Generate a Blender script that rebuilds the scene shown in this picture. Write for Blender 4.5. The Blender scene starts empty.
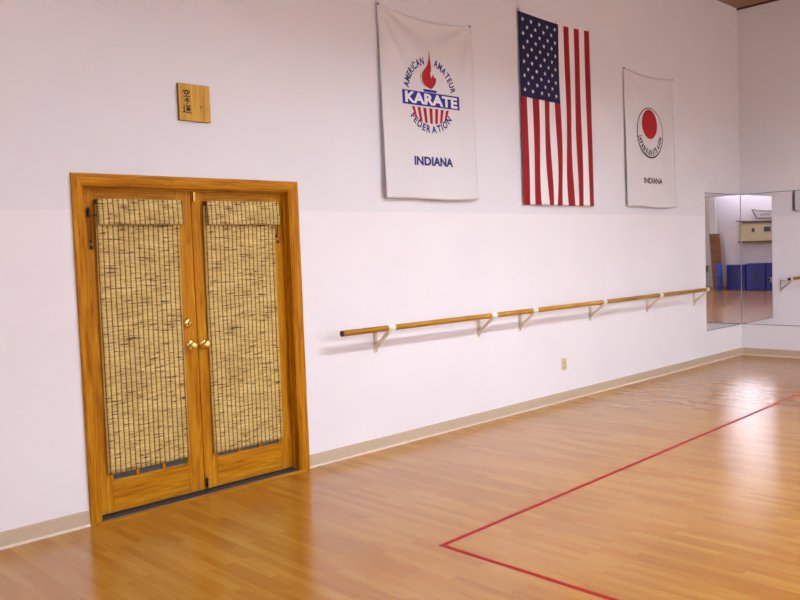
import bpy, bmesh, math, random
from mathutils import Vector, Matrix
random.seed(7)
S = bpy.context.scene
COL = S.collection
PI = math.pi

# ------------------------------------------------------------------ materials
def srgb(r, g, b):
    f = lambda c: (c/255)/12.92 if c/255 <= .04045 else ((c/255+.055)/1.055)**2.4
    return (f(r), f(g), f(b), 1)

class N:
    """small node-tree helper"""
    def __init__(s, name):
        s.m = bpy.data.materials.new(name); s.m.use_nodes = True
        s.t = s.m.node_tree; s.b = s.t.nodes['Principled BSDF']
    def n(s, kind, **kw):
        nd = s.t.nodes.new(kind)
        for k, v in kw.items():
            if k.startswith('i_'):
                key = k[2:].replace('_', ' ')
                nd.inputs[int(key) if key.isdigit() else key].default_value = v
            else: setattr(nd, k, v)
        return nd
    def l(s, a, ao, b, bi): s.t.links.new(a.outputs[ao], b.inputs[bi])
    def set(s, **kw):
        for k, v in kw.items(): s.b.inputs[k.replace('_', ' ')].default_value = v
        return s
    def ramp(s, src, out, stops):
        r = s.n('ShaderNodeValToRGB'); e = r.color_ramp.elements
        while len(e) < len(stops): e.new(.5)
        for el, (p, c) in zip(e, stops): el.position = p; el.color = c
        s.l(src, out, r, 'Fac'); return r
    def mix(s, a, ao, b, bo, fac=None, fo=None, f=.5, mode='MIX'):
        m = s.n('ShaderNodeMix', data_type='RGBA', blend_type=mode); m.inputs[0].default_value = f
        if isinstance(a, tuple): m.inputs[6].default_value = a
        else: s.l(a, ao, m, 6)
        if isinstance(b, tuple): m.inputs[7].default_value = b
        else: s.l(b, bo, m, 7)
        if fac is not None: s.l(fac, fo, m, 0)
        return m
    def bump(s, src, out, strength, dist):
        bm = s.n('ShaderNodeBump', i_Strength=strength, i_Distance=dist)
        s.l(src, out, bm, 'Height'); s.l(bm, 'Normal', s.b, 'Normal'); return bm

def plain(name, col, rough=.5, metal=0., noise=.06, scale=40, spec=.5, stretch=(1, 1, 1)):
    k = N(name); k.set(Roughness=rough, Metallic=metal, Specular_IOR_Level=spec)
    tc = k.n('ShaderNodeTexCoord'); mp = k.n('ShaderNodeMapping'); mp.inputs['Scale'].default_value = stretch
    k.l(tc, 'Object', mp, 'Vector')
    no = k.n('ShaderNodeTexNoise', i_Scale=scale, i_Detail=3.); k.l(mp, 'Vector', no, 'Vector')
    lo = tuple(c*(1-noise) for c in col[:3])+(1,); hi = tuple(min(1, c*(1+noise)) for c in col[:3])+(1,)
    r = k.ramp(no, 'Fac', [(.3, lo), (.7, hi)]); k.l(r, 'Color', k.b, 'Base Color')
    return k.m

def wood(name, dark, mid, light, axis='z', rough=.5, scale=1., coat=0., spec=.12):
    k = N(name); k.set(Roughness=rough, Coat_Weight=coat, Coat_Roughness=.2, Specular_IOR_Level=spec)
    tc = k.n('ShaderNodeTexCoord'); mp = k.n('ShaderNodeMapping')
    s = {'z': (26, 26, 1.6), 'x': (1.6, 26, 26), 'y': (26, 1.6, 26)}[axis]
    mp.inputs['Scale'].default_value = tuple(v*scale for v in s)
    k.l(tc, 'Object', mp, 'Vector')
    no = k.n('ShaderNodeTexNoise', i_Scale=1.6, i_Detail=5., i_Roughness=.6, i_Distortion=.6); k.l(mp, 'Vector', no, 'Vector')
    r = k.ramp(no, 'Fac', [(.28, dark), (.5, mid), (.74, light)])
    mp2 = k.n('ShaderNodeMapping'); mp2.inputs['Scale'].default_value = tuple(v*scale*6 for v in s); k.l(tc, 'Object', mp2, 'Vector')
    n2 = k.n('ShaderNodeTexNoise', i_Scale=1., i_Detail=2.); k.l(mp2, 'Vector', n2, 'Vector')
    r2 = k.ramp(n2, 'Fac', [(.35, (.86, .84, .8, 1)), (.6, (1, 1, 1, 1))])
    m = k.mix(r, 'Color', r2, 'Color', f=1., mode='MULTIPLY')
    k.l(m, 2, k.b, 'Base Color'); k.bump(no, 'Fac', .06, .004)
    return k.m

def emit(name, col, strength):
    k = N(name); k.set(Emission_Color=col, Emission_Strength=strength, Base_Color=(.8, .8, .8, 1), Roughness=.5)
    return k.m

def wall_mat():
    k = N('wall_paint'); k.set(Roughness=.6, Specular_IOR_Level=.3)
    g = k.n('ShaderNodeNewGeometry'); sp = k.n('ShaderNodeSeparateXYZ'); k.l(g, 'Position', sp, 0)
    no = k.n('ShaderNodeTexNoise', i_Scale=1.4, i_Detail=2.); k.l(g, 'Position', no, 'Vector')
    # repainted up to a line at 1.905 m
    wob = k.n('ShaderNodeMath', operation='MULTIPLY_ADD'); k.l(no, 'Fac', wob, 0); wob.inputs[1].default_value = .03; k.l(sp, 'Z', wob, 2)
    mr = k.n('ShaderNodeMapRange'); mr.inputs[1].default_value = 1.912; mr.inputs[2].default_value = 1.922; k.l(wob, 0, mr, 0)
    c = k.mix(WALL_LOW, None, WALL_UP, None, mr, 0)
    r = k.ramp(no, 'Fac', [(.3, (.965, .965, .965, 1)), (.7, (1, 1, 1, 1))])
    m = k.mix(c, 2, r, 'Color', f=1., mode='MULTIPLY'); k.l(m, 2, k.b, 'Base Color')
    n2 = k.n('ShaderNodeTexNoise', i_Scale=90., i_Detail=2.); k.l(g, 'Position', n2, 'Vector'); k.bump(n2, 'Fac', .05, .003)
    return k.m

def floor_mat():
    k = N('laminate_floor'); k.set(Roughness=.2, Specular_IOR_Level=.85)
    g = k.n('ShaderNodeNewGeometry'); sp = k.n('ShaderNodeSeparateXYZ'); k.l(g, 'Position', sp, 0)
    cb = k.n('ShaderNodeCombineXYZ'); k.l(sp, 'Y', cb, 'X'); k.l(sp, 'X', cb, 'Y')
    br = k.n('ShaderNodeTexBrick', offset=.37, offset_frequency=2, squash=1.0)
    for a, v in (('Scale', 1.), ('Mortar Size', .0), ('Mortar Smooth', .3), ('Bias', 0.), ('Brick Width', .50), ('Row Height', .052)): br.inputs[a].default_value = v
    br.inputs['Color1'].default_value = (0, 0, 0, 1); br.inputs['Color2'].default_value = (1, 1, 1, 1); br.inputs['Mortar'].default_value = (.12, .12, .12, 1)
    k.l(cb, 0, br, 'Vector')
    mp = k.n('ShaderNodeMapping'); mp.inputs['Scale'].default_value = (3.0, 46, 1); k.l(cb, 0, mp, 'Vector')
    no = k.n('ShaderNodeTexNoise', i_Scale=1., i_Detail=3., i_Roughness=.55, i_Distortion=.4); k.l(mp, 'Vector', no, 'Vector')
    mx = k.mix(br, 'Color', no, 'Color', f=.68)
    r = k.ramp(mx, 2, [(.22, FL_D), (.5, FL_M), (.78, FL_L)]); k.l(r, 'Color', k.b, 'Base Color')
    return k.m

def bamboo_mat(name, x0):
    """matchstick bamboo held by vertical twine"""
    k = N(name); k.set(Roughness=.55)
    tc = k.n('ShaderNodeTexCoord'); sp = k.n('ShaderNodeSeparateXYZ'); k.l(tc, 'Object', sp, 0)
    def mth(op, a, b=None, ao=0):
        m = k.n('ShaderNodeMath', operation=op)
        if isinstance(a, (int, float)): m.inputs[0].default_value = a
        else: k.l(a, ao, m, 0)
        if b is not None:
            if isinstance(b, (int, float)): m.inputs[1].default_value = b
            else: k.l(b, 0, m, 1)
        return m
    # horizontal sticks: random tone per stick, stretched noise along x
    row = mth('MULTIPLY', sp, 1/.0062, 'Z'); rf = mth('FLOOR', row)
    colx = mth('MULTIPLY', sp, 1/.0335, 'X'); cf = mth('FLOOR', colx)
    cb = k.n('ShaderNodeCombineXYZ'); k.l(colx, 0, cb, 'X'); k.l(rf, 0, cb, 'Y')
    mp = k.n('ShaderNodeMapping'); mp.inputs['Scale'].default_value = (.34, 7.31, 1); k.l(cb, 0, mp, 'Vector')
    no = k.n('ShaderNodeTexNoise', i_Scale=1., i_Detail=2., i_Roughness=.6); k.l(mp, 'Vector', no, 'Vector')
    tone = k.ramp(no, 'Fac', [(.0, BB_K), (.345, BB_K), (.37, BB_D), (.47, BB_M), (.66, BB_L)])
    # broad stains of brown
    mp3 = k.n('ShaderNodeMapping'); mp3.inputs['Scale'].default_value = (3, 1, 9); k.l(tc, 'Object', mp3, 'Vector')
    n3 = k.n('ShaderNodeTexNoise', i_Scale=1., i_Detail=3.); k.l(mp3, 'Vector', n3, 'Vector')
    st = k.ramp(n3, 'Fac', [(.3, (.82, .76, .66, 1)), (.6, (1, 1, 1, 1))])
    t2 = k.mix(tone, 'Color', st, 'Color', f=1., mode='MULTIPLY')
    # vertical twine
    fr = mth('FRACT', colx); d = mth('ABSOLUTE', mth('SUBTRACT', fr, .5))
    mr = k.n('ShaderNodeMapRange'); mr.inputs[1].default_value = .31; mr.inputs[2].default_value = .46; k.l(d, 0, mr, 0)
    t3 = k.mix(t2, 2, BB_T, None, mr, 0)
    k.l(t3, 2, k.b, 'Base Color')
    h = mth('MULTIPLY', mth('ABSOLUTE', mth('SUBTRACT', mth('FRACT', row), .5)), -1.)
    h2 = mth('SUBTRACT', h, mth('MULTIPLY', d, 1.5))
    k.bump(h2, 0, .5, .004)
    return k.m

WALL_LOW = (.80, .745, .765, 1); WALL_UP = (.735, .70, .725, 1)
FL_D = srgb(158, 97, 21); FL_M = srgb(175, 116, 36); FL_L = srgb(189, 134, 54)
BB_K = srgb(82, 50, 22); BB_D = srgb(164, 126, 54); BB_M = srgb(202, 168, 88); BB_L = srgb(226, 198, 122); BB_T = srgb(80, 52, 12)

M = {}
M['wall'] = wall_mat()
M['floor'] = floor_mat()
M['ceiling'] = plain('ceiling_board', srgb(150, 122, 98), .8, noise=.05, scale=8)
M['base'] = plain('vinyl_baseboard', srgb(190, 168, 142), .45, noise=.03)
M['base_lip_lit'] = plain('vinyl_baseboard_toe_lit', srgb(212, 190, 168), .4, noise=.03)  # lighter vinyl tint: light caught by the toe, painted in
oak = (srgb(142, 82, 2), srgb(186, 119, 8), srgb(206, 147, 32))
M['oak_z'] = wood('golden_oak_upright', *oak, axis='z')
M['oak_x'] = wood('golden_oak_level', *oak, axis='x')
M['threshold'] = plain('threshold_metal', srgb(70, 78, 92), .4, .6)
M['seal'] = plain('door_sweep_rubber', srgb(22, 24, 30), .6)
M['brass'] = plain('polished_brass', srgb(236, 206, 124), .2, 1., noise=.03)
M['brass_dull'] = plain('aged_brass', srgb(190, 152, 80), .35, 1., noise=.1)
M['bamboo'] = bamboo_mat('bamboo_matchstick', 0)
M['dark_wood'] = plain('dark_stained_wood', srgb(80, 42, 18), .4, noise=.15)
M['black'] = plain('black_plastic', srgb(20, 18, 20), .4)
M['cord'] = plain('brown_cord', srgb(74, 44, 26), .8)
M['binding'] = plain('tan_edge_binding', srgb(196, 156, 96), .7)
M['barre'] = wood('barre_wood', srgb(158, 104, 22), srgb(192, 138, 44), srgb(210, 160, 70), axis='x', rough=.4)
M['bracket'] = plain('cream_enamel', srgb(216, 200, 172), .4, noise=.04)
M['collar'] = plain('white_collar', srgb(240, 232, 222), .35, noise=.02)
M['screw'] = plain('steel_screw', srgb(90, 84, 78), .35, .8)
M['outlet'] = plain('ivory_plastic', srgb(206, 182, 140), .35, noise=.02)
M['slot'] = plain('outlet_slot', srgb(60, 48, 36), .6)
M['cloth'] = plain('white_cotton', (.69, .645, .655, 1), .85, noise=.03, scale=200, spec=.2)
M['flag_white'] = plain('flag_white_nylon', (.78, .73, .74, 1), .7, noise=.03, scale=100, spec=.3)
M['flag_red'] = plain('flag_red_nylon', srgb(148, 7, 21), .6, noise=.06, scale=100, spec=.3)
M['flag_blue'] = plain('flag_navy_nylon', srgb(22, 19, 66), .6, noise=.06, scale=100, spec=.3)
M['ink_blue'] = plain('blue_ink', srgb(34, 42, 140), .8, noise=.04)
M['ink_navy'] = plain('navy_ink', srgb(34, 40, 112), .8, noise=.04)
M['ink_red'] = plain('red_ink', srgb(170, 16, 20), .8, noise=.05)
M['ink_black'] = plain('black_ink', srgb(38, 34, 40), .8)
M['tape'] = plain('red_vinyl_tape', srgb(172, 12, 16), .5, noise=.05, spec=.15)
M['pin'] = plain('pin_steel', srgb(120, 105, 100), .3, .8)
M['plaque'] = wood('plaque_wood', srgb(150, 96, 14), srgb(204, 156, 56), srgb(218, 176, 84), axis='z', scale=.22, rough=.35)
M['plaque_edge'] = plain('scorched_wood_edge', srgb(112, 64, 20), .5, noise=.2)
M['mat_blue'] = plain('blue_vinyl', srgb(30, 38, 128), .4, noise=.08)
M['mat_light'] = plain('light_blue_foam', srgb(58, 92, 190), .6)
M['cream'] = plain('cream_panel', srgb(214, 200, 166), .6, noise=.04)
M['grey_metal'] = plain('chair_metal', srgb(60, 58, 70), .4, .5)
M['white_enamel'] = plain('white_enamel', srgb(232, 230, 228), .4, noise=.02)
M['brown_board'] = wood('brown_board', srgb(110, 72, 44), srgb(146, 104, 72), srgb(168, 128, 94), axis='y')
M['tube_warm'] = emit('lit_diffuser', (.80, .91, 1.05, 1), 200.)
M['fill_panel'] = emit('lit_fill_panel', (.80, .94, 1.05, 1), 52.)
M['daylight'] = emit('daylit_frosted_glass', (.90, .93, 1.05, 1), 8.)
M['troffer'] = emit('lit_troffer', (.90, .92, 1, 1), 11.)
M['troffer_dim'] = emit('lit_troffer_dim', (.92, .92, 1, 1), 3.)
M['tube_far'] = emit('lit_tube_far', (.86, .86, 1, 1), 170.)
k = N('mirror_silver'); k.set(Base_Color=(.74, .725, .745, 1), Metallic=1., Roughness=.012)
_n = k.n('ShaderNodeTexNoise', i_Scale=1.5); k.bump(_n, 'Fac', .0, .001); M['mirror'] = k.m
M['mirror_edge'] = plain('polished_glass_edge', srgb(120, 112, 118), .2, .6)
k = N('door_glass'); k.set(Base_Color=(.10, .12, .15, 1), Roughness=.3, Transmission_Weight=.35, IOR=1.45)
_t = k.n('ShaderNodeTexNoise', i_Scale=3.); _r = k.ramp(_t, 'Fac', [(.3, (.08, .10, .13, 1)), (.7, (.11, .13, .16, 1))]); k.l(_r, 'Color', k.b, 'Base Color'); M['glass'] = k.m
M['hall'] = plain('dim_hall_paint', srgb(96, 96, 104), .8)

# ------------------------------------------------------------------ mesh helpers
def box(bm, x0, x1, y0, y1, z0, z1, mi=0, bev=0.):
    vs = [bm.verts.new((x, y, z)) for x in (x0, x1) for y in (y0, y1) for z in (z0, z1)]
    fs = [bm.faces.new([vs[i] for i in q]) for q in ((0, 1, 3, 2), (4, 6, 7, 5), (0, 4, 5, 1), (2, 3, 7, 6), (0, 2, 6, 4), (1, 5, 7, 3))]
    for f in fs: f.material_index = mi
    if bev:
        es = list({e for f in fs for e in f.edges})
        r = bmesh.ops.bevel(bm, geom=es, offset=bev, segments=2, profile=.5, affect='EDGES')
        for f in r['faces']: f.material_index = mi
    return vs

def tube(bm, pts, r, seg=12, cap=True, mi=0):
    pts = [Vector(p) for p in pts]; rings = []
    rs = r if isinstance(r, (list, tuple)) else [r]*len(pts)
    up = None
    for i, p in enumerate(pts):
        d = (pts[min(i+1, len(pts)-1)]-pts[max(i-1, 0)])
        if d.length < 1e-9: d = Vector((0, 0, 1))
        d.normalize()
        if up is None: up = Vector((0, 0, 1)) if abs(d.z) < .9 else Vector((1, 0, 0))
        a = d.cross(up).normalized(); b = a.cross(d).normalized(); up = b
        rings.append([bm.verts.new(p+(a*math.cos(t)+b*math.sin(t))*rs[i]) for t in [2*PI*k/seg for k in range(seg)]])
    for A, B in zip(rings, rings[1:]):
        for k in range(seg):
            f = bm.faces.new((A[k], A[(k+1) % seg], B[(k+1) % seg], B[k])); f.smooth = True; f.material_index = mi
    if cap:
        for q in (rings[0][::-1], rings[-1]):
            f = bm.faces.new(q); f.material_index = mi

def lathe(bm, origin, axis, prof, seg=24):
    """prof: list of (distance along axis, radius)"""
    o = Vector(origin); ax = Vector(axis).normalized()
    tube(bm, [o+ax*d for d, _ in prof], [max(r, 1e-4) for _, r in prof], seg)

def prism(bm, poly, axis, a, b, mi=0):
    """extrude a 2D outline along an axis from a to b"""
    def P(u, v, w): return {'x': (w, u, v), 'y': (u, w, v), 'z': (u, v, w)}[axis]
    A = [bm.verts.new(P(u, v, a)) for u, v in poly]; B = [bm.verts.new(P(u, v, b)) for u, v in poly]
    fs = [bm.faces.new(A), bm.faces.new(B[::-1])]
    n = len(poly)
    for i in range(n): fs.append(bm.faces.new((A[i], B[i], B[(i+1) % n], A[(i+1) % n])))
    for f in fs: f.material_index = mi

def obj(name, bm, mats, parent=None, loc=None, smooth=False):
    bmesh.ops.recalc_face_normals(bm, faces=bm.faces)
    me = bpy.data.meshes.new(name); bm.to_mesh(me); bm.free()
    for m in (mats if isinstance(mats, (list, tuple)) else [mats]): me.materials.append(m)
    o = bpy.data.objects.new(name, me); COL.objects.link(o)
    if smooth:
        for p in me.polygons: p.use_smooth = True
    if loc: o.location = loc
    if parent:
        o.parent = parent
    return o

def BM(): return bmesh.new()
def tag(o, label, cat, group=None, kind=None):
    o['label'] = label; o['category'] = cat
    if group: o['group'] = group
    if kind: o['kind'] = kind
    return o
def thing(name, label, cat, loc=(0, 0, 0), group=None, kind=None):
    o = bpy.data.objects.new(name, None); COL.objects.link(o); o.location = loc; o.empty_display_size = .1
    return tag(o, label, cat, group, kind)
def rebase(o, loc):
    """give a mesh object an origin at loc while its geometry stays in place"""
    o.data.transform(Matrix.Translation(-Vector(loc))); o.location = loc
def world_part(name, bm, mats, parent, smooth=False):
    """geometry given in world coordinates, parented to a thing that is only translated"""
    off = Vector(parent.location); p = parent.parent
    while p: off += Vector(p.location); p = p.parent
    bmesh.ops.translate(bm, verts=bm.verts, vec=-off)
    return obj(name, bm, mats, parent, smooth=smooth)
def copy_tree(o, parent=None):
    c = o.copy(); COL.objects.link(c)
    if parent: c.parent = parent
    for ch in list(o.children): copy_tree(ch, c)
    return c
def structure(name, bm, mats, label, cat):
    return tag(obj(name, bm, mats), label, cat, kind='structure')

# ------------------------------------------------------------------ dimensions
XE, XW, YS, H = 11.145, -3.6, -10.0, 4.68
DX0, DX1, DZ = 2.05, 3.56, 2.047          # door opening
LEAF_Y = .07

# ------------------------------------------------------------------ room shell
b = BM(); box(b, XW-.15, XE+.15, YS-.15, 0.0, -.12, 0)
structure('floor', b, M['floor'], 'glossy honey coloured wood strip floor of the hall', 'floor')
b = BM(); box(b, XW-.15, XE+.15, YS-.15, .15, H, H+.1)
structure('ceiling', b, M['ceiling'], 'dull brown ceiling high over the hall', 'ceiling')
b = BM()
box(b, XW-.15, DX0, 0, .15, -.12, H); box(b, DX1, XE+.15, 0, .15, -.12, H); box(b, DX0, DX1, 0, .15, DZ, H)
structure('wall_north', b, M['wall'], 'long off-white wall carrying the double door, flag and banners', 'wall')
b = BM(); box(b, XE, XE+.15, YS, 0, 0, H)
structure('wall_east', b, M['wall'], 'off-white end wall meeting the long wall in the far corner', 'wall')
WINS = [(-6.75, -5.75), (-5.60, -4.60)]; WZ = (3.40, 4.50)
b = BM(); ys = [YS]+[v for q in WINS for v in q]+[0]
for q in range(3): box(b, XW-.15, XW, ys[2*q], ys[2*q+1], 0, H)
for q in WINS: box(b, XW-.15, XW, q[0], q[1], 0, WZ[0]); box(b, XW-.15, XW, q[0], q[1], WZ[1], H)
structure('wall_west', b, M['wall'], 'pale wall behind the blue mats, seen in the corner mirrors', 'wall')
b = BM(); box(b, XW-.15, XE+.15, YS-.15, YS, 0, H)
structure('wall_south', b, M['wall'], 'plain off-white wall on the far side of the hall', 'wall')

for i, (ya, yb) in enumerate(WINS):
    b = BM(); t = .05; xa, xb = XW-.10, XW-.03
    box(b, xa, xb, ya, ya+t, WZ[0], WZ[1], 0, .004); box(b, xa, xb, yb-t, yb, WZ[0], WZ[1], 0, .004)
    box(b, xa, xb, ya+t, yb-t, WZ[0], WZ[0]+t, 0, .004); box(b, xa, xb, ya+t, yb-t, WZ[1]-t, WZ[1], 0, .004)
    o = structure('window_%d' % (i+1), b, M['white_enamel'], ('high daylight window in the far wall, above the end of the sign board nearest the leaning board', 'high daylight window in the far wall, above the end of the sign board away from the leaning board')[i], 'window')
    b = BM(); box(b, XW-.075, XW-.068, ya+t, yb-t, WZ[0]+t, WZ[1]-t); obj('frosted_pane', b, M['daylight'], o)

def base_profile(s):   # (depth from wall, height)
    return [(0, 0), (.013, 0), (.0125, .003), (.008, .009), (.006, .014), (.006, .094), (.004, .098), (0, .098)]
def baseboard(name, axis, a, bb, sign, wallpos, label):
    bm = BM(); pr = base_profile(0)
    poly = [(wallpos+sign*d, z) for d, z in pr]
    if axis == 'x': prism(bm, poly, 'x', a, bb)
    else:
        prism(bm, poly, 'y', a, bb)
    for f in bm.faces:
        c = f.calc_center_median()
        if c.z < .0125 and len(f.verts) == 4: f.material_index = 1
    return structure(name, bm, [M['base'], M['base_lip_lit']], label, 'baseboard')
baseboard('baseboard_north', 'x', DX1+.077, XE, -1, 0, 'beige vinyl baseboard running from the door to the far corner')
baseboard('baseboard_northwest', 'x', XW, DX0-.067, -1, 0, 'beige vinyl baseboard left of the double door')
baseboard('baseboard_east', 'y', YS, -.016, -1, XE, 'beige vinyl baseboard under the end wall mirror')
baseboard('baseboard_west', 'y', YS, -.0, 1, XW, 'beige vinyl baseboard behind the blue mats')
b = BM(); box(b, XE-.03, XE, YS, 0, 4.655, 4.68); box(b, XE-.02, XE, YS, 0, 4.63, 4.655, 1)
structure('trim_1', b, [M['dark_wood'], M['wall']], 'thin dark trim where the end wall meets the ceiling', 'trim')

# dim hall behind the door glass, so the panes look into something
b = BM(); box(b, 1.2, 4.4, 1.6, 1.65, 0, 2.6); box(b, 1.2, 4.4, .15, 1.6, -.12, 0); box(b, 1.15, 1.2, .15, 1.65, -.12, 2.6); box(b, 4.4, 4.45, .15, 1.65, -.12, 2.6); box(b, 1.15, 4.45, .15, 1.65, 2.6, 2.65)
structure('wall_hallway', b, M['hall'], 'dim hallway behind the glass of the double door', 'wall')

# ------------------------------------------------------------------ door casing and jamb
b = BM()
prof = [(0, 0), (.0, .014), (.006, .019), (.018, .019), (.021, .015), (.026, .015), (.034, .017), (.050, .015), (.058, .011), (.062, .011), (.066, .006), (.066, 0)]  # (inward from outer edge, off the wall)
ox0, ox1, oz = 1.983, 3.637, 2.114
def sweep(bm, prof, ox0, ox1, oz):
    wl, wr = (DX0-ox0)/.066, (ox1-DX1)/.066; wt = (oz-DZ)/.066
    st = [[bm.verts.new((ox0+u*wl, -d, 0)) for u, d in prof], [bm.verts.new((ox0+u*wl, -d, oz-u*wt)) for u, d in prof],
          [bm.verts.new((ox1-u*wr, -d, oz-u*wt)) for u, d in prof], [bm.verts.new((ox1-u*wr, -d, 0)) for u, d in prof]]
    for s, (A, B) in enumerate(zip(st, st[1:])):
        for i in range(len(prof)):
            j = (i+1) % len(prof)
            f = bm.faces.new((A[i], A[j], B[j], B[i])); f.material_index = 1 if s == 1 else 0
    bm.faces.new(st[0]); bm.faces.new(st[3][::-1])
sweep(b, prof, ox0, ox1, oz)
# jamb boards lining the opening, and the stops
J = .006
box(b, DX0-.001, DX0+J, -.004, .149, 0, DZ); box(b, DX1-J, DX1+.001, -.004, .149, 0, DZ); box(b, DX0, DX1, -.004, .149, DZ-J, DZ+.001, 1)
box(b, DX0+J, DX0+J+.012, .046, .066, 0, DZ-J, 0, .002); box(b, DX1-J-.012, DX1-J, .046, .066, 0, DZ-J, 0, .002)
box(b, DX0+J, DX1-J, .046, .066, DZ-J-.014, DZ-J, 1, .002)
structure('trim_2', b, [M['oak_z'], M['oak_x']], 'golden oak casing and jamb around the double door', 'door casing')
b = BM(); box(b, DX0+.001, DX1-.001, -.012, .14, .0, .012, 0, .003)
box(b, DX0+.001, DX1-.001, .072, .112, .012, .0158, 1)
structure('trim_3', b, [M['threshold'], M['seal']], 'dark metal threshold under the double door', 'threshold')
b = BM(); prism(b, [(-.052, 0), (-.013, 0), (-.013, .009), (-.02, .009)], 'x', DX0-.03, DX1+.02)
structure('trim_4', b, M['oak_x'], 'thin wooden reducer strip on the floor in front of the threshold', 'trim')

# ------------------------------------------------------------------ door leaves
MEET = 2.808
def leaf(name, x0, x1, gx0, gx1, mun, label):
    z0, z1 = .021, 2.034
    gz0, gz1 = .210, 1.90
    bm = BM(); yf, yb = LEAF_Y, LEAF_Y+.044
    box(bm, x0, gx0, yf, yb, z0, z1, 0, .003); box(bm, gx1, x1, yf, yb, z0, z1, 0, .003)
    box(bm, gx0, gx1, yf+.0005, yb, z0, gz0, 1, .003); box(bm, gx0, gx1, yf+.0005, yb, gz1, z1, 1, .003)
    # glazing bead around the opening
    r = .012
    box(bm, gx0, gx0+r, yf+.006, yb-.006, gz0, gz1, 0, .003); box(bm, gx1-r, gx1, yf+.006, yb-.006, gz0, gz1, 0, .003)
    box(bm, gx0+r, gx1-r, yf+.006, yb-.006, gz0, gz0+r, 1, .003); box(bm, gx0+r, gx1-r, yf+.006, yb-.006, gz1-r, gz1, 1, .003)
    o = structure(name, bm, [M['oak_z'], M['oak_x']], label, 'door'); rebase(o, (x0, LEAF_Y, 0))
    for m in mun:
        bm = BM(); box(bm, m-.011, m+.011, yf+.006, yb-.006, gz0+r, gz1-r, 0, .004); world_part('muntin', bm, M['oak_z'], o)
    for i in range(1, 5):
        z = gz0+(gz1-gz0)*i/5
        xs = [gx0+r]+[v for m in mun for v in (m-.011, m+.011)]+[gx1-r]
        for q in range(3):
            bm = BM(); box(bm, xs[2*q], xs[2*q+1], yf+.006, yb-.006, z-.011, z+.011, 0, .004); world_part('muntin', bm, M['oak_x'], o)
    bm = BM(); box(bm, gx0, gx1, yf+.02, yf+.026, gz0, gz1); world_part('glass_pane', bm, M['glass'], o)
    bm = BM(); box(bm, x0+.004, x1-.004, yf+.006, yb-.006, .0165, .0215); world_part('door_sweep', bm, M['seal'], o)
    return o
dl = leaf('door_1', DX0+J+.003, MEET-.0015, 2.167, 2.697, (2.340, 2.522), 'left leaf of the golden oak glazed double door, with the deadbolt')
dr = leaf('door_2', MEET+.0015, DX1-J-.003, 2.914, 3.446, (3.092, 3.274), 'right leaf of the golden oak glazed double door, without a deadbolt')
# overlapping astragal bead on the right leaf
b = BM(); box(b, MEET+.003, MEET+.017, LEAF_Y-.004, LEAF_Y, .035, 2.02, 0, .0015); world_part('astragal', b, M['oak_z'], dr)
def knob(par, x, z):
    b = BM(); lathe(b, (x, LEAF_Y, z), (0, -1, 0), [(0, .031), (.004, .031), (.008, .027), (.010, .014)]); r = world_part('knob_rosette', b, M['brass'], par, True)
    b = BM(); lathe(b, (x, LEAF_Y-.009, z), (0, -1, 0), [(0, .011), (.014, .011), (.019, .016), (.026, .024), (.034, .0265), (.043, .024), (.048, .016), (.050, .002)]); world_part('door_knob', b, M['brass'], par, True)
knob(dl, 2.757, 1.008); knob(dr, 2.853, 1.006)
b = BM(); lathe(b, (2.737, LEAF_Y, 1.158), (0, -1, 0), [(0, .031), (.006, .031), (.016, .025), (.018, .012), (.019, .001)]); d = world_part('deadbolt', b, M['brass'], dl, True)
b = BM(); box(b, 2.733, 2.741, LEAF_Y-.036, LEAF_Y-.017, 1.142, 1.174, 0, .003); world_part('thumb_turn', b, M['brass'], d)
b = BM(); box(b, MEET+.006, MEET+.030, LEAF_Y-.008, LEAF_Y-.0, 1.965, 2.033, 0, .001); tube(b, [(MEET+.012, LEAF_Y-.012, 2.032), (MEET+.012, LEAF_Y-.012, 1.965), (MEET+.012, LEAF_Y-.03, 1.962)], .0042, 8); box(b, MEET+.012, MEET+.03, LEAF_Y-.013, LEAF_Y-.008, 1.990, 2.002)
world_part('slide_bolt', b, M['brass_dull'], dr)
b = BM(); box(b, MEET+.003, MEET+.02, LEAF_Y-.010, LEAF_Y-.004, .035, .10, 0, .001); tube(b, [(MEET+.011, LEAF_Y-.015, .03), (MEET+.011, LEAF_Y-.015, .085), (MEET+.011, LEAF_Y-.03, .088)], .005, 8)
world_part('slide_bolt', b, M['seal'], dr)

# ------------------------------------------------------------------ bamboo blinds
def sheet(x0, x1, z0, z1, yfun, shear=0., nx=20, nz=60, th=.004):
    bm = BM(); g = []
    for s in (0, 1):
        rows = []
        for j in range(nz+1):
            t = j/nz; z = z1+(z0-z1)*t; row = []
            for i in range(nx+1):
                u = i/nx; x = x0+(x1-x0)*u+shear*t
                row.append(bm.verts.new((x, yfun(u, t)+s*th, z)))
            rows.append(row)
        g.append(rows)
    for s in (0, 1):
        for j in range(nz):
            for i in range(nx):
                q = (g[s][j][i], g[s][j][i+1], g[s][j+1][i+1], g[s][j+1][i]); bm.faces.new(q).smooth = True
    for j in range(nz):
        for i in (0, nx): bm.faces.new((g[0][j][i], g[0][j+1][i], g[1][j+1][i], g[1][j][i]))
    for i in range(nx):
        for j in (0, nz): bm.faces.new((g[0][j][i], g[0][j][i+1], g[1][j][i+1], g[1][j][i]))
    return bm
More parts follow.
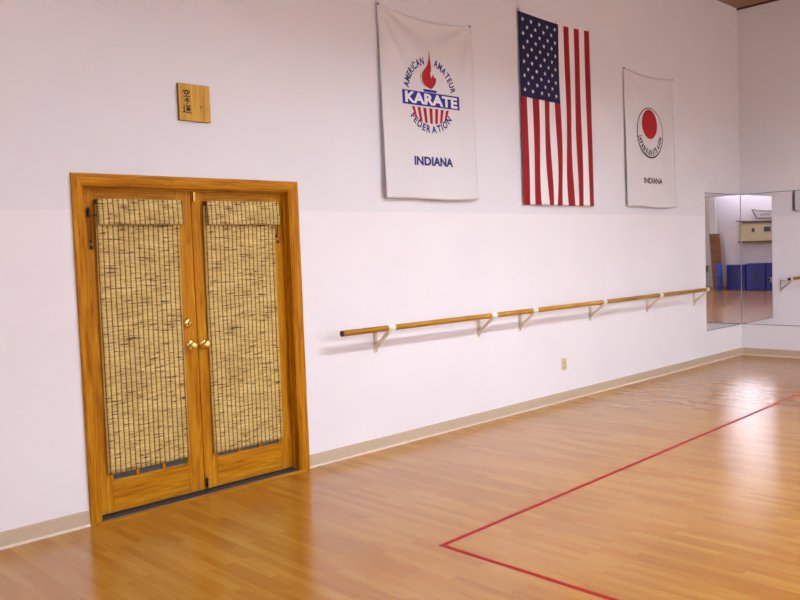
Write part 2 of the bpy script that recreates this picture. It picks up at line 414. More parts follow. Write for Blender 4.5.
def blind(label, vx0, vx1, sx0, sx1, ztop, zval, zbot, shear, cord_side):
    o = thing('bamboo_blind', label, 'window blind', (vx0, LEAF_Y-.001, ztop), 'bamboo blinds on the double door')
    b = BM(); box(b, vx0-.006, vx1-.02, LEAF_Y-.032, LEAF_Y-.001, ztop-.03, ztop, 0, .002); world_part('headrail', b, M['dark_wood'], o)
    b = sheet(vx0, vx1, zval, ztop+.003, lambda u, t: LEAF_Y-.040-.010*math.sin(t*PI*.5)+.0015*math.sin(u*9), nx=18, nz=14)
    world_part('valance', b, M['bamboo'], o)
    ph = random.uniform(0, 6)
    b = sheet(sx0, sx1, zbot, ztop-.03, lambda u, t: LEAF_Y-.026+.010*min(1, t*3)+.002*math.sin(t*17+ph)*math.sin(u*5+ph), shear)
    sh = world_part('shade', b, M['bamboo'], o)
    b = BM()
    for u in (sx0, sx1):
        s = 1 if u == sx1 else -1
        tube(b, [(u+s*.002+shear*t, LEAF_Y-.023+.010*min(1, t*3), ztop-.03+(zbot-ztop+.03)*t) for t in [k/20 for k in range(21)]], .0035, 6)
    world_part('edge_binding', b, M['binding'], sh)
    # lift cord wound on a cleat, its ends hanging with wooden tassels
    if cord_side < 0: cx, cz = 2.108, 1.886
    else: cx, cz = 3.508, 1.890
    b = BM(); tube(b, [(cx, LEAF_Y-.014, cz+.03), (cx-.002, LEAF_Y-.017, cz+.015), (cx, LEAF_Y-.013, cz), (cx-.002, LEAF_Y-.017, cz-.015), (cx, LEAF_Y-.014, cz-.03)], [.005, .009, .010, .009, .005], 10)
    box(b, cx-.005, cx+.005, LEAF_Y-.012, LEAF_Y, cz-.012, cz+.012); world_part('cord_cleat', b, M['black'], o)
    if cord_side < 0: pts = [(vx0, LEAF_Y-.030, cz-.012), (cx+.03, LEAF_Y-.02, cz-.020), (cx+.002, LEAF_Y-.02, cz-.018), (cx+.006, LEAF_Y-.013, cz-.10), (cx+.010, LEAF_Y-.012, 1.70)]
    else: pts = [(vx1-.02, LEAF_Y-.03, cz), (cx-.010, LEAF_Y-.02, cz-.02), (cx-.016, LEAF_Y-.016, cz-.10), (cx-.022, LEAF_Y-.012, 1.715)]
    b = BM(); tube(b, pts, .0036, 8); c = world_part('pull_cord', b, M['cord'], o)
    ex, ey, ez = pts[-1]
    for dx, dz in ((-.003, .012), (.007, -.028) if cord_side > 0 else (0, -.024)):
        b = BM(); lathe(b, (ex+dx, ey, ez+dz+.012), (0, 0, -1), [(0, .003), (.005, .009), (.014, .010), (.022, .008), (.026, .002)], 12); world_part('cord_tassel', b, M['dark_wood'], c, True)
    return o
blind('woven bamboo blind on the left door leaf, left of the deadbolt', 2.150, 2.724, 2.150, 2.700, 1.965, 1.809, .266, -.010, -1)
blind('woven bamboo blind on the right door leaf, right of both brass knobs', 2.902, 3.490, 2.892, 3.456, 1.965, 1.807, .250, -.003, 1)

# ------------------------------------------------------------------ ballet barre on the long wall
BY = -.155
barre = thing('wall_barre', 'long round wooden barre on cream triangular wall brackets', 'barre', (6.85, 0, .98))
BX0, BX1 = 3.886, 9.84
zb = lambda x: .988-(x-BX0)*.0020
b = BM(); tube(b, [(BX0, BY, zb(BX0)), (BX1, BY, zb(BX1))], .0222, 20); world_part('rail', b, M['barre'], barre)
for x, s in ((BX0, -1), (BX1, 1)):
    b = BM(); lathe(b, (x, BY, zb(x)), (s, 0, 0), [(0, .0228), (.010, .0228), (.013, .018), (.014, .001)], 20); world_part('end_cap', b, M['dark_wood'], barre)
def bracket(x):
    z = zb(x); root = None
    b = BM(); box(b, x-.019, x+.019, -.007, 0, z-.20, z-.005, 0, .002)
    root = world_part('bracket', b, M['bracket'], barre)
    b = BM(); box(b, x-.012, x+.012, BY-.01, -.006, z-.030, z-.0215, 0, .002); world_part('bracket_arm', b, M['bracket'], root)
    b = BM(); prism(b, [(-.006, z-.172), (-.006, z-.144), (BY+.006, z-.0300), (BY-.013, z-.0300)], 'x', x-.016, x+.016); world_part('bracket_strut', b, M['bracket'], root)
    b = BM(); tube(b, [(x+.000, BY, zb(x)), (x+.066, BY, zb(x+.066))], .0236, 20); tube(b, [(x-.010, BY, zb(x)), (x+.000, BY, zb(x))], .0234, 20, mi=1)
    world_part('rail_collar', b, [M['collar'], M['bracket']], root)
    b = BM(); lathe(b, (x, -.006, z-.182), (0, -1, 0), [(0, .006), (.002, .006), (.004, .003), (.0045, .0005)], 10); world_part('screw', b, M['screw'], root)
for x in (4.350, 5.610, 6.214, 7.416, 8.600, 9.760): bracket(x)

# ------------------------------------------------------------------ wall outlet
ox, oz_ = 6.925, .380
o = thing('wall_outlet', 'ivory duplex wall outlet low on the wall under the barre', 'outlet', (ox, 0, oz_))
b = BM(); box(b, -.040, .040, -.006, 0, -.062, .062, 0, .003); obj('cover_plate', b, M['outlet'], o)
for dz in (-.022, .022):
    b = BM(); lathe(b, (0, -.0055, dz), (0, -1, 0), [(0, .0165), (.003, .0160), (.0032, .001)], 18); s = obj('socket', b, M['outlet'], o)
    b = BM()
    for dx in (-.006, .006): box(b, dx-.0012, dx+.0012, -.0094, -.0084, dz-.002, dz+.007)
    box(b, -.002, .002, -.0094, -.0084, dz-.009, dz-.005); obj('socket_slots', b, M['slot'], s)
b = BM(); lathe(b, (0, -.006, 0), (0, -1, 0), [(0, .003), (.001, .0025), (.0011, .0002)], 10); obj('screw', b, M['screw'], o)

# ------------------------------------------------------------------ lettering
def glyphs(text, bold=0.):
    """text as (verts, faces, x0, x1, height) flat in XY"""
    cu = bpy.data.curves.new('t', 'FONT'); cu.body = text; cu.size = 1; cu.resolution_u = 3; cu.offset = bold
    ob = bpy.data.objects.new('t', cu); COL.objects.link(ob)
    me = bpy.data.meshes.new_from_object(ob.evaluated_get(bpy.context.evaluated_depsgraph_get()))
    v = [tuple(p.co[:2]) for p in me.vertices]; f = [tuple(p.vertices) for p in me.polygons]
    bpy.data.objects.remove(ob); bpy.data.curves.remove(cu); bpy.data.meshes.remove(me)
    xs = [p[0] for p in v] or [0, 1]; ys = [p[1] for p in v] or [0, 1]
    return v, f, min(xs), max(xs), min(ys), max(ys)
def put(bm, g, mapf, mi):
    vs = [bm.verts.new(mapf(x, y)) for x, y in g[0]]
    for f in g[1]:
        try: bm.faces.new([vs[i] for i in f]).material_index = mi
        except ValueError: pass
def put_line(bm, text, x0, x1, z0, z1, surf, off, mi, bold=.01):
    g = glyphs(text, bold); _, _, a, c, e, h = g
    def mp(x, y):
        X = x0+(x-a)/(c-a)*(x1-x0); Z = z0+(y-e)/(h-e)*(z1-z0); return (X, surf(X, Z)-off, Z)
    put(bm, g, mp, mi)
def put_arc(bm, text, cx, cz, r, a0, a1, h, surf, off, mi, inward=False, bold=.012):
    """letters spread evenly along an arc from angle a0 to a1 (degrees), height h, each one turned to the arc"""
    gs = [None if ch == ' ' else glyphs(ch, bold) for ch in text]
    wd = [.30 if g is None else g[3]-g[2]+.13 for g in gs]; tot = sum(wd); acc = 0
    s = h/.73; sx = abs(math.radians(a1-a0))*r/tot
    for g, w_ in zip(gs, wd):
        a = math.radians(a0+(a1-a0)*(acc+w_/2)/tot); acc += w_
        if g is None: continue
        _, _, xa, xb, ya, yb = g
        rot = a+PI/2 if inward else a-PI/2
        px, pz = cx+r*math.cos(a), cz+r*math.sin(a)
        ca, sa = math.cos(rot), math.sin(rot)
        def mp(x, y):
            lx, lz = (x-(xa+xb)/2)*sx, (y-.365)*s
            X = px+lx*ca-lz*sa; Z = pz+lx*sa+lz*ca; return (X, surf(X, Z)-off, Z)
        put(bm, g, mp, mi)
def strip(bm, left, right, surf, off, mi, nx=1):
    """fill between two polylines of equal length [(x,z)...] conforming to the cloth"""
    L = len(left); rows = []
    for (xa, za), (xb, zb_) in zip(left, right):
        row = []
        for i in range(nx+1):
            X = xa+(xb-xa)*i/nx; Z = za+(zb_-za)*i/nx; row.append(bm.verts.new((X, surf(X, Z)-off, Z)))
        rows.append(row)
    for A, B in zip(rows, rows[1:]):
        for i in range(nx):
            f = bm.faces.new((A[i], A[i+1], B[i+1], B[i])); f.material_index = mi

# ------------------------------------------------------------------ banners
def banner(name, label, X0, X1, Z0, Z1, sag, surf, loc):
    bm = BM(); nx, nz = 60, 80; rows = []
    for j in range(nz+1):
        row = []
        for i in range(nx+1):
            u = i/nx; x = X0+(X1-X0)*u
            top = Z1-sag*4*u*(1-u); bot = Z0+.006*math.sin(u*7)
            z = bot+(top-bot)*j/nz; row.append(bm.verts.new((x, surf(x, z), z)))
        rows.append(row)
    for j in range(nz):
        for i in range(nx): bm.faces.new((rows[j][i], rows[j][i+1], rows[j+1][i+1], rows[j+1][i])).smooth = True
    o = obj(name, bm, M['cloth']); tag(o, label, 'banner'); rebase(o, loc)
    md = o.modifiers.new('thickness', 'SOLIDIFY'); md.thickness = .0016; md.offset = 0
    for x in (X0+.012, X1-.012):
        bm = BM(); y = surf(x, Z1-.012)
        lathe(bm, (x, -.0002, Z1-.012), (0, -1, 0), [(0, .002), (-y+.004, .002), (-y+.005, .009), (-y+.011, .009), (-y+.013, .004), (-y+.0135, .0004)], 10); world_part('push_pin', bm, M['pin'], o)
    return o
KX0, KX1, KZ0, KZ1 = 4.487, 5.612, 2.012, 3.553
def ksurf(x, z):
    u = (x-KX0)/(KX1-KX0); t = (KZ1-z)/(KZ1-KZ0); t = max(0, t)
    y = .012+.034*min(1, t)**.8
    for c, sg in ((0, 1), (1, -1)):
        d = sg*(u-c); a = math.atan2(t*1.37, d+1e-6); rr = math.hypot(t*1.37, d)
        y += .009*math.sin(a*13)*math.exp(-((rr-.28)/.22)**2)
    y += .004*math.sin(u*11+1.5*t)*min(1, t*1.5)+.003*math.sin(u*23+3*t)*t
    return -y
kb = banner('hanging_banner', 'white cloth banner left of the flag with torch emblem and INDIANA in blue', KX0, KX1, KZ0, KZ1, .055, ksurf, ((KX0+KX1)/2, 0, KZ1))
OFF = .0028
cx, cz = 5.052, 2.878
for txt, r_, a0, a1, hh, inw in (('AMERICAN', .290, 172, 102, .062, False), ('AMATEUR', .290, 79, 9, .062, False), ('FEDERATION', .280, 216, 325, .060, True)):
    b = BM(); put_arc(b, txt, cx, cz, r_, a0, a1, hh, ksurf, OFF, 0, inward=inw, bold=.035); world_part('lettering', b, M['ink_navy'], kb)
b = BM(); put_line(b, 'INDIANA', 4.828, 5.294, 2.291, 2.366, ksurf, OFF, 0, .04)
world_part('lettering', b, M['ink_navy'], kb)
b = BM()
strip(b, [(4.719, 2.899), (4.719, 2.783)], [(5.412, 2.904), (5.412, 2.788)], ksurf, OFF, 0, 30)
strip(b, [(4.968, 2.928), (4.976, 2.905)], [(5.130, 2.926), (5.122, 2.905)], ksurf, OFF, 0, 6)
# flame outline: left/right edge pairs from tip to foot
fl = [(5.057, 3.250), (5.046, 3.18), (5.030, 3.13), (4.985, 3.08), (4.962, 3.04), (4.962, 3.00), (4.985, 2.965), (5.020, 2.945), (5.058, 2.934)]
fr = [(5.060, 3.250), (5.066, 3.18), (5.075, 3.13), (5.074, 3.09), (5.062, 3.06), (5.072, 3.03), (5.128, 3.035), (5.112, 2.975), (5.064, 2.934)]
strip(b, fl[:6], fr[:6], ksurf, OFF, 1, 3); strip(b, [(4.962, 3.00)]+fl[6:], [(5.127, 3.005)]+[(5.118, 2.982), (5.092, 2.952), (5.064, 2.934)], ksurf, OFF, 1, 3)
strip(b, [(4.962, 3.03), (4.962, 3.00)], [(5.075, 3.028), (5.127, 3.005)], ksurf, OFF, 1, 3)
strip(b, [(5.098, 3.062), (5.078, 3.035), (5.072, 3.026)], [(5.100, 3.060), (5.104, 3.034), (5.130, 3.030)], ksurf, OFF, 1, 2)
strip(b, [(5.072, 3.027), (5.085, 3.004)], [(5.130, 3.032), (5.127, 3.004)], ksurf, OFF, 1, 2)
# thin outer flick left of the flame
strip(b, [(4.975, 3.075), (4.946, 3.04), (4.943, 3.01), (4.960, 2.975), (4.995, 2.945)], [(4.978, 3.072), (4.952, 3.04), (4.950, 3.01), (4.966, 2.978), (5.000, 2.947)], ksurf, OFF, 1)
# red and white striped bowl
for i in range(7):
    xa = 4.822+i*.0690; w = .036
    def bz(x): return 2.770-.128*math.sqrt(max(0, 1-((x-5.05)/.250)**2))
    n = 6; L = []; R = []
    for q in range(n+1):
        t = q/n; sk = lambda x: 5.05+(x-5.05)*(1-.16*t)
        xl, xr = sk(xa), sk(xa+w); L.append((xl, 2.772+(bz(xl)-2.772)*t)); R.append((xr, 2.772+(bz(xr)-2.772)*t))
    strip(b, L, R, ksurf, OFF, 1)
em = world_part('emblem', b, [M['ink_blue'], M['ink_red']], kb)
b = BM(); put_line(b, 'KARATE', 4.748, 5.382, 2.798, 2.890, ksurf, OFF+.002, 0, .04); world_part('white_lettering', b, M['flag_white'], em)

JX0, JX1, JZ0, JZ1 = 8.165, 9.275, 1.990, 3.522
def jsurf(x, z):
    u = (x-JX0)/(JX1-JX0); t = max(0, (JZ1-z)/(JZ1-JZ0))
    y = .010+.030*min(1, t)**.9+.003*math.sin(u*9+1+2*t)*min(1, 2*t)+.002*math.sin(u*21-2*t)*t
    for c, sg in ((0, 1), (1, -1)):
        d = sg*(u-c); a = math.atan2(t*1.37, d+1e-6); rr = math.hypot(t*1.37, d)
        y += .004*math.sin(a*11)*math.exp(-((rr-.25)/.2)**2)
    return -y
jb = banner('hanging_banner', 'white cloth banner right of the flag with a red sun emblem', JX0, JX1, JZ0, JZ1, .040, jsurf, ((JX0+JX1)/2, 0, JZ1))
b = BM(); ex, ez, er = 8.702, 2.838, .290
def ring(bm, cx, cz, r0f, r1f, mi, n=64, a0=0, a1=360):
    A = [math.radians(a0+(a1-a0)*i/n) for i in range(n+1)]
    strip(bm, [(cx+r0f(a)*math.cos(a), cz+r0f(a)*math.sin(a)) for a in A], [(cx+r1f(a)*math.cos(a), cz+r1f(a)*math.sin(a)) for a in A], jsurf, OFF, mi)
ring(b, ex, ez, lambda a: er-.015-.005*math.cos(a+2.2), lambda a: er, 1)
ring(b, 8.697, 2.938, lambda a: .0001, lambda a: .168, 0, 48)
world_part('emblem', b, [M['ink_red'], M['ink_black']], jb)
b = BM(); put_arc(b, 'JAPAN KARATE ASSN', ex, ez, .224, 188, 352, .066, jsurf, OFF, 0, inward=True, bold=.05)
world_part('lettering', b, M['ink_black'], jb); b = BM()
put_line(b, 'INDIANA', 8.535, 8.945, 2.260, 2.326, jsurf, OFF, 0, .03)
world_part('lettering', b, M['ink_black'], jb)

# ------------------------------------------------------------------ flag hung by its short edge
FX0, FX1, FZ0, FZ1 = 6.300, 7.500, 1.986, 3.806
SW = (FX1-FX0)/13; CZ = 3.012
def fsurf(u, t):
    """cloth coordinates (0..1 across, 0..1 down) to world"""
    k_ = t**1.3
    fold = math.sin(u*19+2.2*t+.6)*.5+math.sin(u*31-3*t+1.2)*.35
    x = FX0+(FX1-FX0)*u+k_*.030*math.sin(u*17+7.5*t+.6)*math.sin(PI*min(1, u*1.02))
    y = -.016-.004*math.sin(u*6)-.016*k_*(1+fold)
    z = FZ1-.022*math.sin(PI*u*.96)-(FZ1-FZ0-.022*math.sin(PI*u*.96))*t
    return x, y, z
b = BM(); nz = 90; sub = 6; tc = (FZ1-CZ)/(FZ1-FZ0)
cols = [i/(13*sub) for i in range(13*sub+1)]; rowsT = sorted(set([j/nz for j in range(nz+1)]+[tc]))
V = [[b.verts.new(fsurf(u, t)) for u in cols] for t in rowsT]
bc = BM(); VC = {}
for j in range(len(rowsT)-1):
    for i in range(13*sub):
        st_ = i//sub; canton = st_ < 7 and rowsT[j+1] <= tc+1e-6
        if canton:
            q = []
            for jj, ii in ((j, i), (j, i+1), (j+1, i+1), (j+1, i)):
                if (jj, ii) not in VC: VC[(jj, ii)] = bc.verts.new(fsurf(cols[ii], rowsT[jj]))
                q.append(VC[(jj, ii)])
            f = bc.faces.new(q); f.smooth = True
        else:
            f = b.faces.new((V[j][i], V[j][i+1], V[j+1][i+1], V[j+1][i])); f.smooth = True; f.material_index = st_ % 2
bmesh.ops.delete(b, geom=[v for v in b.verts if not v.link_faces], context='VERTS')
flag = obj('hanging_flag', b, [M['flag_red'], M['flag_white']]); tag(flag, 'United States flag hung lengthwise between the two white banners', 'flag'); rebase(flag, ((FX0+FX1)/2, 0, FZ1))
md = flag.modifiers.new('thickness', 'SOLIDIFY'); md.thickness = .0016; md.offset = 0
# stars: columns run down the canton, points turned to the left like the flag itself
for rI in range(11):
    cnt = 5 if rI % 2 == 0 else 4
    for c in range(cnt):
        u0 = (7/13)*((c*2+(1 if cnt == 5 else 2))/10); t0 = tc*(rI+1)/12
        R = .0235; pts = []
        X0_, Y0_, Z0_ = fsurf(u0, t0)
        for q in range(10):
            a = 2*PI*q/10+PI/2; rr = R if q % 2 == 0 else R*.42
            u = u0+rr*math.cos(a)/(FX1-FX0); t = t0-rr*math.sin(a)/(FZ1-FZ0)
            x, y, z = fsurf(u, max(0, t)); pts.append(bc.verts.new((x, y-.0024, z)))
        cv = bc.verts.new((X0_, Y0_-.0028, Z0_))
        for q in range(10): bc.faces.new((cv, pts[q], pts[(q+1) % 10])).material_index = 1
can = world_part('canton', bc, [M['flag_blue'], M['flag_white']], flag)
b = BM(); hv = []
for i in range(40):
    x, y, z = fsurf(i/39, 0); hv.append([b.verts.new((x, y+dy, z+dz)) for dy, dz in ((-.003, -.002), (-.003, .022), (.003, .022), (.003, -.002))])
for A, B in zip(hv, hv[1:]):
    for q in range(4): b.faces.new((A[q], A[(q+1) % 4], B[(q+1) % 4], B[q]))
b.faces.new(hv[0]); b.faces.new(hv[-1][::-1])
hd = world_part('heading_band', b, M['flag_white'], flag)
for u in (.015, .5, .985):
    x, y, z = fsurf(u, 0); b = BM(); lathe(b, (x, -.0002, z+.011), (0, -1, 0), [(0, .003), (-y+.002, .003), (-y+.004, .008), (-y+.007, .007), (-y+.008, .001)], 10); world_part('grommet', b, M['brass_dull'], hd)

# ------------------------------------------------------------------ plaque
px0, px1, pz0, pz1 = 2.708, 2.938, 2.479, 2.718
b = BM(); box(b, px0, px1, -.022, .001, pz0, pz1, 0, .004)
for f in b.faces:
    if abs(f.normal.y) < .9 or f.calc_center_median().y > -.01: f.material_index = 1
    f.normal_update()
for f in b.faces: f.material_index = 0 if f.normal.y < -.9 else 1
pl = obj('wooden_plaque', b, [M['plaque'], M['plaque_edge']]); tag(pl, 'small square wooden plaque with brushed black characters above the double door', 'plaque'); rebase(pl, ((px0+px1)/2, 0, pz0))
flat = lambda x, z: -.022
pw, ph = px1-px0, pz1-pz0
KANJI = [((.14, .37, .645, .835), [[(.5, 1), (.5, .86)], [(.08, .66), (.12, .83), (.9, .85), (.86, .70)], [(.38, .80), (.32, .62), (.15, .5)], [(.62, .8), (.64, .6), (.85, .56)], [(.25, .40), (.78, .42)], [(.5, .40), (.5, .06)], [(.06, .02), (.95, .06)]]),
         ((.16, .36, .455, .620), [[(.78, .99), (.3, .86)], [(.2, .66), (.82, .69)], [(.03, .42), (.97, .45)], [(.55, .9), (.57, .12), (.38, .03)]]),
         ((.12, .38, .205, .43), [[(.45, .98), (.5, .88)], [(.75, 1.0), (.68, .88)], [(.34, .82), (.95, .84)], [(.62, .82), (.55, .68)], [(.45, .66), (.45, .28), (.85, .28), (.85, .66), (.45, .66)], [(.45, .53), (.85, .53)], [(.45, .41), (.85, .41)], [(.1, .94), (.2, .82)], [(.03, .62), (.2, .63), (.12, .38), (.18, .22), (.0, .08)], [(.12, .18), (.4, .05), (1.02, .03)]])]
for (u0, u1, v0, v1), strokes in KANJI:
    b = BM()
    for st in strokes:
        pts = [(px0+(u0+(u1-u0)*x)*pw, pz0+(v0+(v1-v0)*y)*ph) for x, y in st]
        for (xa, za), (xb, zb_) in zip(pts, pts[1:]):
            d = math.hypot(xb-xa, zb_-za); ex_, ez_ = (xb-xa)/d*.0018, (zb_-za)/d*.0018; nx_, nz_ = -ez_/.0018*.0036, ex_/.0018*.0036
            prism(b, [(xa-ex_+nx_, za-ez_+nz_), (xa-ex_-nx_*.7, za-ez_-nz_*.7), (xb+ex_-nx_*.7, zb_+ez_-nz_*.7), (xb+ex_+nx_, zb_+ez_+nz_)], 'y', -.0230, -.0215)
    world_part('brushed_character', b, M['ink_black'], pl)
for u0, u1, v0, v1 in ((.67, .74, .40, .425), (.70, .72, .37, .44), (.47, .49, .415, .435), (.66, .70, .31, .325), (.90, .915, .37, .385), (.66, .675, .57, .59)):
    b = BM(); box(b, px0+u0*pw, px0+u1*pw, -.0232, -.0215, pz0+v0*ph, pz0+v1*ph); world_part('knot_mark', b, M['plaque_edge'], pl)

# ------------------------------------------------------------------ corner mirrors
MZ0, MZ1 = .428, 2.188
b = BM(); box(b, 10.080, XE-.012, -.007, -.001, MZ0, MZ1)
mo = obj('wall_mirror', b, [M['mirror'], M['mirror_edge']]); tag(mo, 'narrow frameless mirror on the long wall at the end of the barre', 'mirror', 'corner mirrors'); rebase(mo, (10.6, 0, MZ0))
for p in mo.data.polygons: p.material_index = 0 if p.normal.y < -.9 else 1
b = BM()
box(b, 10.079, XE-.013, -.010, -.0005, MZ0-.006, MZ0, 0); box(b, 10.079, XE-.013, -.010, -.0005, MZ1, MZ1+.006, 0); box(b, 10.076, 10.080, -.009, -.0005, MZ0-.006, MZ1+.006, 1)
world_part('edge_channel', b, [M['mirror_edge'], M['collar']], mo)
b = BM(); box(b, XE-.007, XE-.001, -3.2, -.012, MZ0, MZ1)
mo2 = obj('wall_mirror', b, [M['mirror'], M['mirror_edge']]); tag(mo2, 'wide frameless mirror on the end wall, right of the far corner', 'mirror', 'corner mirrors'); rebase(mo2, (XE, -1.6, MZ0))
for p in mo2.data.polygons: p.material_index = 0 if p.normal.x < -.9 else 1
for z in (MZ0-.006, MZ1):
    b = BM(); box(b, XE-.010, XE-.0005, -3.2, -.013, z, z+.006); world_part('edge_channel', b, M['mirror_edge'], mo2)

# ------------------------------------------------------------------ red court line
LX, LY, LW = 3.095, -1.832, .028
b = BM(); box(b, LX, XE-.3, LY-LW, LY, 0, .0012)
tag(obj('floor_tape', b, M['tape']), 'long red tape line on the floor running parallel to the barre wall', 'floor tape', 'red court lines'); rebase(COL.objects['floor_tape'], (LX, LY, 0)); COL.objects['floor_tape'].rotation_euler.z = .0283
b = BM(); box(b, LX, LX+LW, -8.2, LY-LW-.001, 0, .0012)
t2 = obj('floor_tape', b, M['tape']); tag(t2, 'red tape line on the floor running from the corner towards the camera', 'floor tape', 'red court lines'); rebase(t2, (LX, LY, 0))

# ------------------------------------------------------------------ the far side, seen in the mirrors
def mat_stack(y, h, lab):
    o = thing('folded_mat', lab, 'gym mat', (XW+.02, y, 0), 'blue mats along the wall')
    for i in range(4):
        b = BM(); box(b, .002+i*.066, .064+i*.066, -.30, .30, 0, h, 0, .018); p = obj('mat_panel', b, M['mat_blue'], o)
    b = BM(); box(b, .27, .274, -.03, .03, h*.35, h*.6, 0, .001); obj('carry_handle', b, M['black'], o)
    return o
mats = [(-6.42, .80, 'upended blue folding mat nearest the leaning board, seen in the mirror'), (-5.80, .84, 'second upended blue folding mat from the leaning board, seen in the mirror'),
        (-5.18, .84, 'third upended blue folding mat from the leaning board, seen in the mirror'), (-4.56, .84, 'fourth upended blue folding mat from the leaning board'), (-3.94, .84, 'upended blue folding mat farthest from the leaning board')]
for y, h, lab in mats: mat_stack(y, h, lab)
o = thing('foam_roll', 'light blue foam roll standing between the board and the blue mats', 'foam roll', (XW+.62, -6.80, 0))
b = BM(); lathe(b, (0, 0, 0), (0, 0, 1), [(0, .08), (.005, .085), (.86, .085), (.865, .08), (.865, .02), (.80, .02)], 20); obj('roll', b, M['mat_light'], o)
b = BM(); lathe(b, (0, 0, .40), (0, 0, 1), [(0, .0865), (.03, .0865)], 20); obj('strap', b, M['black'], o)

def slab(bm, p0, p1, w0, w1, th, mi=0):
    """leaning board between two base/top centre points, width along y, thickness along x"""
    vs = []
    for (x, y, z), w in ((p0, w0), (p1, w1)):
        for dx in (0, th):
            for dy in (-w/2, w/2): vs.append(bm.verts.new((x+dx, y+dy, z)))
    for q in ((0, 1, 3, 2), (4, 6, 7, 5), (0, 4, 5, 1), (2, 3, 7, 6), (0, 2, 6, 4), (1, 5, 7, 3)): bm.faces.new([vs[i] for i in q]).material_index = mi
o = thing('leaning_board', 'tall narrow board leaning on the far wall, brown below and white above', 'board', (XW+.35, -6.98, 0))
b = BM(); slab(b, (0, .03, 0), (-.17, -.16, 1.81), .33, .33, .03); obj('lower_board', b, M['brown_board'], o)
b = BM(); slab(b, (-.17, -.19, 1.81), (-.32, -.31, 3.35), .22, .20, .03); obj('upper_board', b, M['white_enamel'], o)

# chair
o = thing('folding_chair', 'dark metal folding chair left of the leaning board, seen in the mirror', 'chair', (XW+.55, -7.50, 0))
b = BM(); box(b, -.20, .20, -.20, .20, .43, .455, 0, .01); obj('seat', b, M['grey_metal'], o)
b = BM(); box(b, -.235, -.215, -.19, .19, .60, .78, 0, .008); obj('backrest', b, M['grey_metal'], o)
for s in (-1, 1):
    b = BM(); tube(b, [(.24, s*.21, 0), (.0, s*.21, .44), (-.225, s*.21, .80)], .011, 8); obj('leg', b, M['grey_metal'], o)
    b = BM(); tube(b, [(-.20, s*.19, 0), (.10, s*.19, .43)], .011, 8); obj('leg', b, M['grey_metal'], o)

# wall cabinet with a little roof, and a sign board over it
o = thing('wall_cabinet', 'cream wall cabinet with dark eaves and small windows, seen in the mirror', 'cabinet', (XW, -5.30, 1.53))
b = BM(); prism(b, [(-1.02, 0), (1.02, 0), (1.06, .10), (1.02, .56), (-1.02, .56), (-1.06, .30)], 'x', .0, .28); obj('cabinet_body', b, M['cream'], o)
b = BM(); n = 12
top = [(-1.08+2.16*i/n, .60+.05*((2*i/n-1)**2)) for i in range(n+1)]; prism(b, [(y, z-.035) for y, z in top]+top[::-1], 'x', -.0, .34); obj('roof', b, M['dark_wood'], o)
b = BM(); box(b, 0, .30, -1.04, 1.04, -.035, 0, 0, .004); obj('base_ledge', b, M['dark_wood'], o)
for y, w, hh in ((-.56, .08, .12), (-.13, .20, .15), (.35, .20, .15)):
    b = BM(); box(b, .276, .290, y-w/2, y+w/2, .28, .28+hh, 0, .003); wi = obj('small_window', b, M['dark_wood'], o)
    b = BM(); box(b, .286, .292, y-w/2+.02, y+w/2-.02, .30, .26+hh); obj('window_pane', b, M['grey_metal'], wi)
o = thing('sign_board', 'curved white sign board with dark outline over the cream cabinet', 'sign', (XW, -5.22, 2.22))
b = BM(); n = 20
tp = [(-.78+1.56*i/n, .21+.09*abs(2*i/n-1)**2) for i in range(n+1)]; bt = [(-.62+1.24*i/n, .02*abs(2*i/n-1)) for i in range(n+1)]
prism(b, bt+tp[::-1], 'x', 0, .03); obj('board', b, M['white_enamel'], o)
b = BM(); loop = [(.034, y, z) for y, z in bt+tp[::-1]]; tube(b, loop+[loop[0]], .013, 6, cap=False); obj('outline', b, M['grey_metal'], o)
for i in range(13):
    y = -.50+i*.08
    if i in (4, 8): continue
    b = BM(); box(b, .03, .034, y, y+.018, .09, .16); box(b, .03, .0345, y, y+.05, .09+.02*(i % 3), .105+.02*(i % 3)); obj('painted_mark', b, M['grey_metal'], o)

# ------------------------------------------------------------------ lights
def fixture(label, x, y, z, L, W, axis, mat, hang=True, group='ceiling lights'):
    o = thing('ceiling_light', label, 'ceiling light', (x, y, z), group)
    hx, hy = (L/2, W/2) if axis == 'x' else (W/2, L/2)
    b = BM(); box(b, -hx, hx, -hy, hy, .02, .09, 0, .006); obj('housing', b, M['white_enamel'], o)
    b = BM(); box(b, -hx+.02, hx-.02, -hy+.02, hy-.02, -.012, .02, 0, .004); obj('diffuser', b, mat, o)
    if hang:
        for s in (-1, 1):
            b = BM(); q = s*(L/2-.2); px, py = (q, 0) if axis == 'x' else (0, q)
            tube(b, [(px, py, .09), (px, py, H-z)], .008, 8); obj('hanger', b, M['grey_metal'], o)
    return o
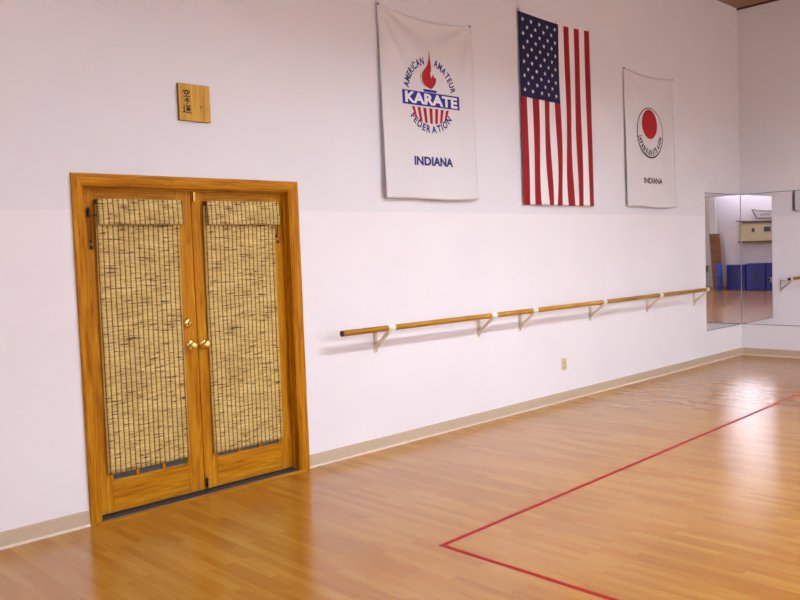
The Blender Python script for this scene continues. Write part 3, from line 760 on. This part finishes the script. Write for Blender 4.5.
# strip light tilted towards the barre wall, its added visor keeps light off the upper wall
TILT = math.radians(45)
o = thing('wall_washer_light', 'strip light hung over the hall, tilt and visor added to shape light on the barre wall', 'ceiling light', (5.35, -3.75, 4.22), 'ceiling lights')
o.rotation_euler.x = TILT
b = BM(); box(b, -1.0, 1.0, -.085, .085, .02, .09, 0, .006); obj('housing', b, M['white_enamel'], o)
b = BM(); box(b, -.98, .98, -.065, .065, -.008, .02, 0, .004); obj('diffuser', b, M['tube_warm'], o)
b = BM(); box(b, -1.0, 1.0, .069, .075, -.22, .02); obj('added_hood', b, M['black'], o)
for q in (-.8, .8):
    up = Matrix.Rotation(-TILT, 3, 'X') @ Vector((0, 0, 1))
    b = BM(); tube(b, [Vector((q, 0, .08)), Vector((q, 0, .08))+up*(H-4.22-.08*math.cos(TILT))], .008, 8); obj('hanger', b, M['grey_metal'], o)
for x, lab in ((4.6, 'broad fill light added out of view, nearest the mats'), (9.0, 'broad fill light added out of view, nearest the end wall')):
    fixture(lab, x, -8.0, 3.35, 1.9, 1.2, 'x', M['fill_panel'])  # unseen fill lights, added to brighten the long wall
fixture('flush ceiling light near the far wall with the mats', -1.4, -5.05, H-.095, 1.4, 1.5, 'x', M['troffer'], hang=False)
fixture('dimmer flush ceiling light between the far wall and the double door', 2.7, -3.45, H-.095, 2.6, 1.2, 'x', M['troffer_dim'], hang=False)
o = thing('wall_light', 'bright strip light high on the far wall above the sign board', 'wall light', (XW, -6.1, 3.12))
b = BM(); box(b, 0, .05, -1.05, 1.05, -.03, .09, 0, .006); obj('housing', b, M['white_enamel'], o)
b = BM(); tube(b, [(.085, -1.02, .02), (.085, 1.02, .02)], .028, 12); obj('tube', b, M['tube_far'], o)
for s in (-1, 1):
    b = BM(); box(b, .05, .115, s*1.03-.012, s*1.03+.012, -.015, .055, 0, .003); obj('tube_holder', b, M['white_enamel'], o)

w = bpy.data.worlds.new('world'); S.world = w; w.use_nodes = True
w.node_tree.nodes['Background'].inputs[0].default_value = (.6, .6, .65, 1); w.node_tree.nodes['Background'].inputs[1].default_value = .02

# ------------------------------------------------------------------ camera
cam = bpy.data.cameras.new('camera'); co = bpy.data.objects.new('camera', cam); COL.objects.link(co); S.camera = co
fw = Vector((.6926735, .71893961, -.0576998)); rt = Vector((.7181754, -.69488928, -.03678287)); up = Vector((.06653964, .01596006, .99765613))
m = Matrix((rt, up, -fw)).transposed().to_4x4(); m.translation = (0, -4.81566, 1.57264)
co.matrix_world = m
cam.sensor_width = 36; cam.sensor_fit = 'HORIZONTAL'; cam.lens = 817.522/800*36; cam.clip_start = .05
S.view_settings.view_transform = 'Standard'; S.view_settings.look = 'None'; S.view_settings.gamma = 1; S.view_settings.use_curve_mapping = False
S.view_settings.exposure = 0.
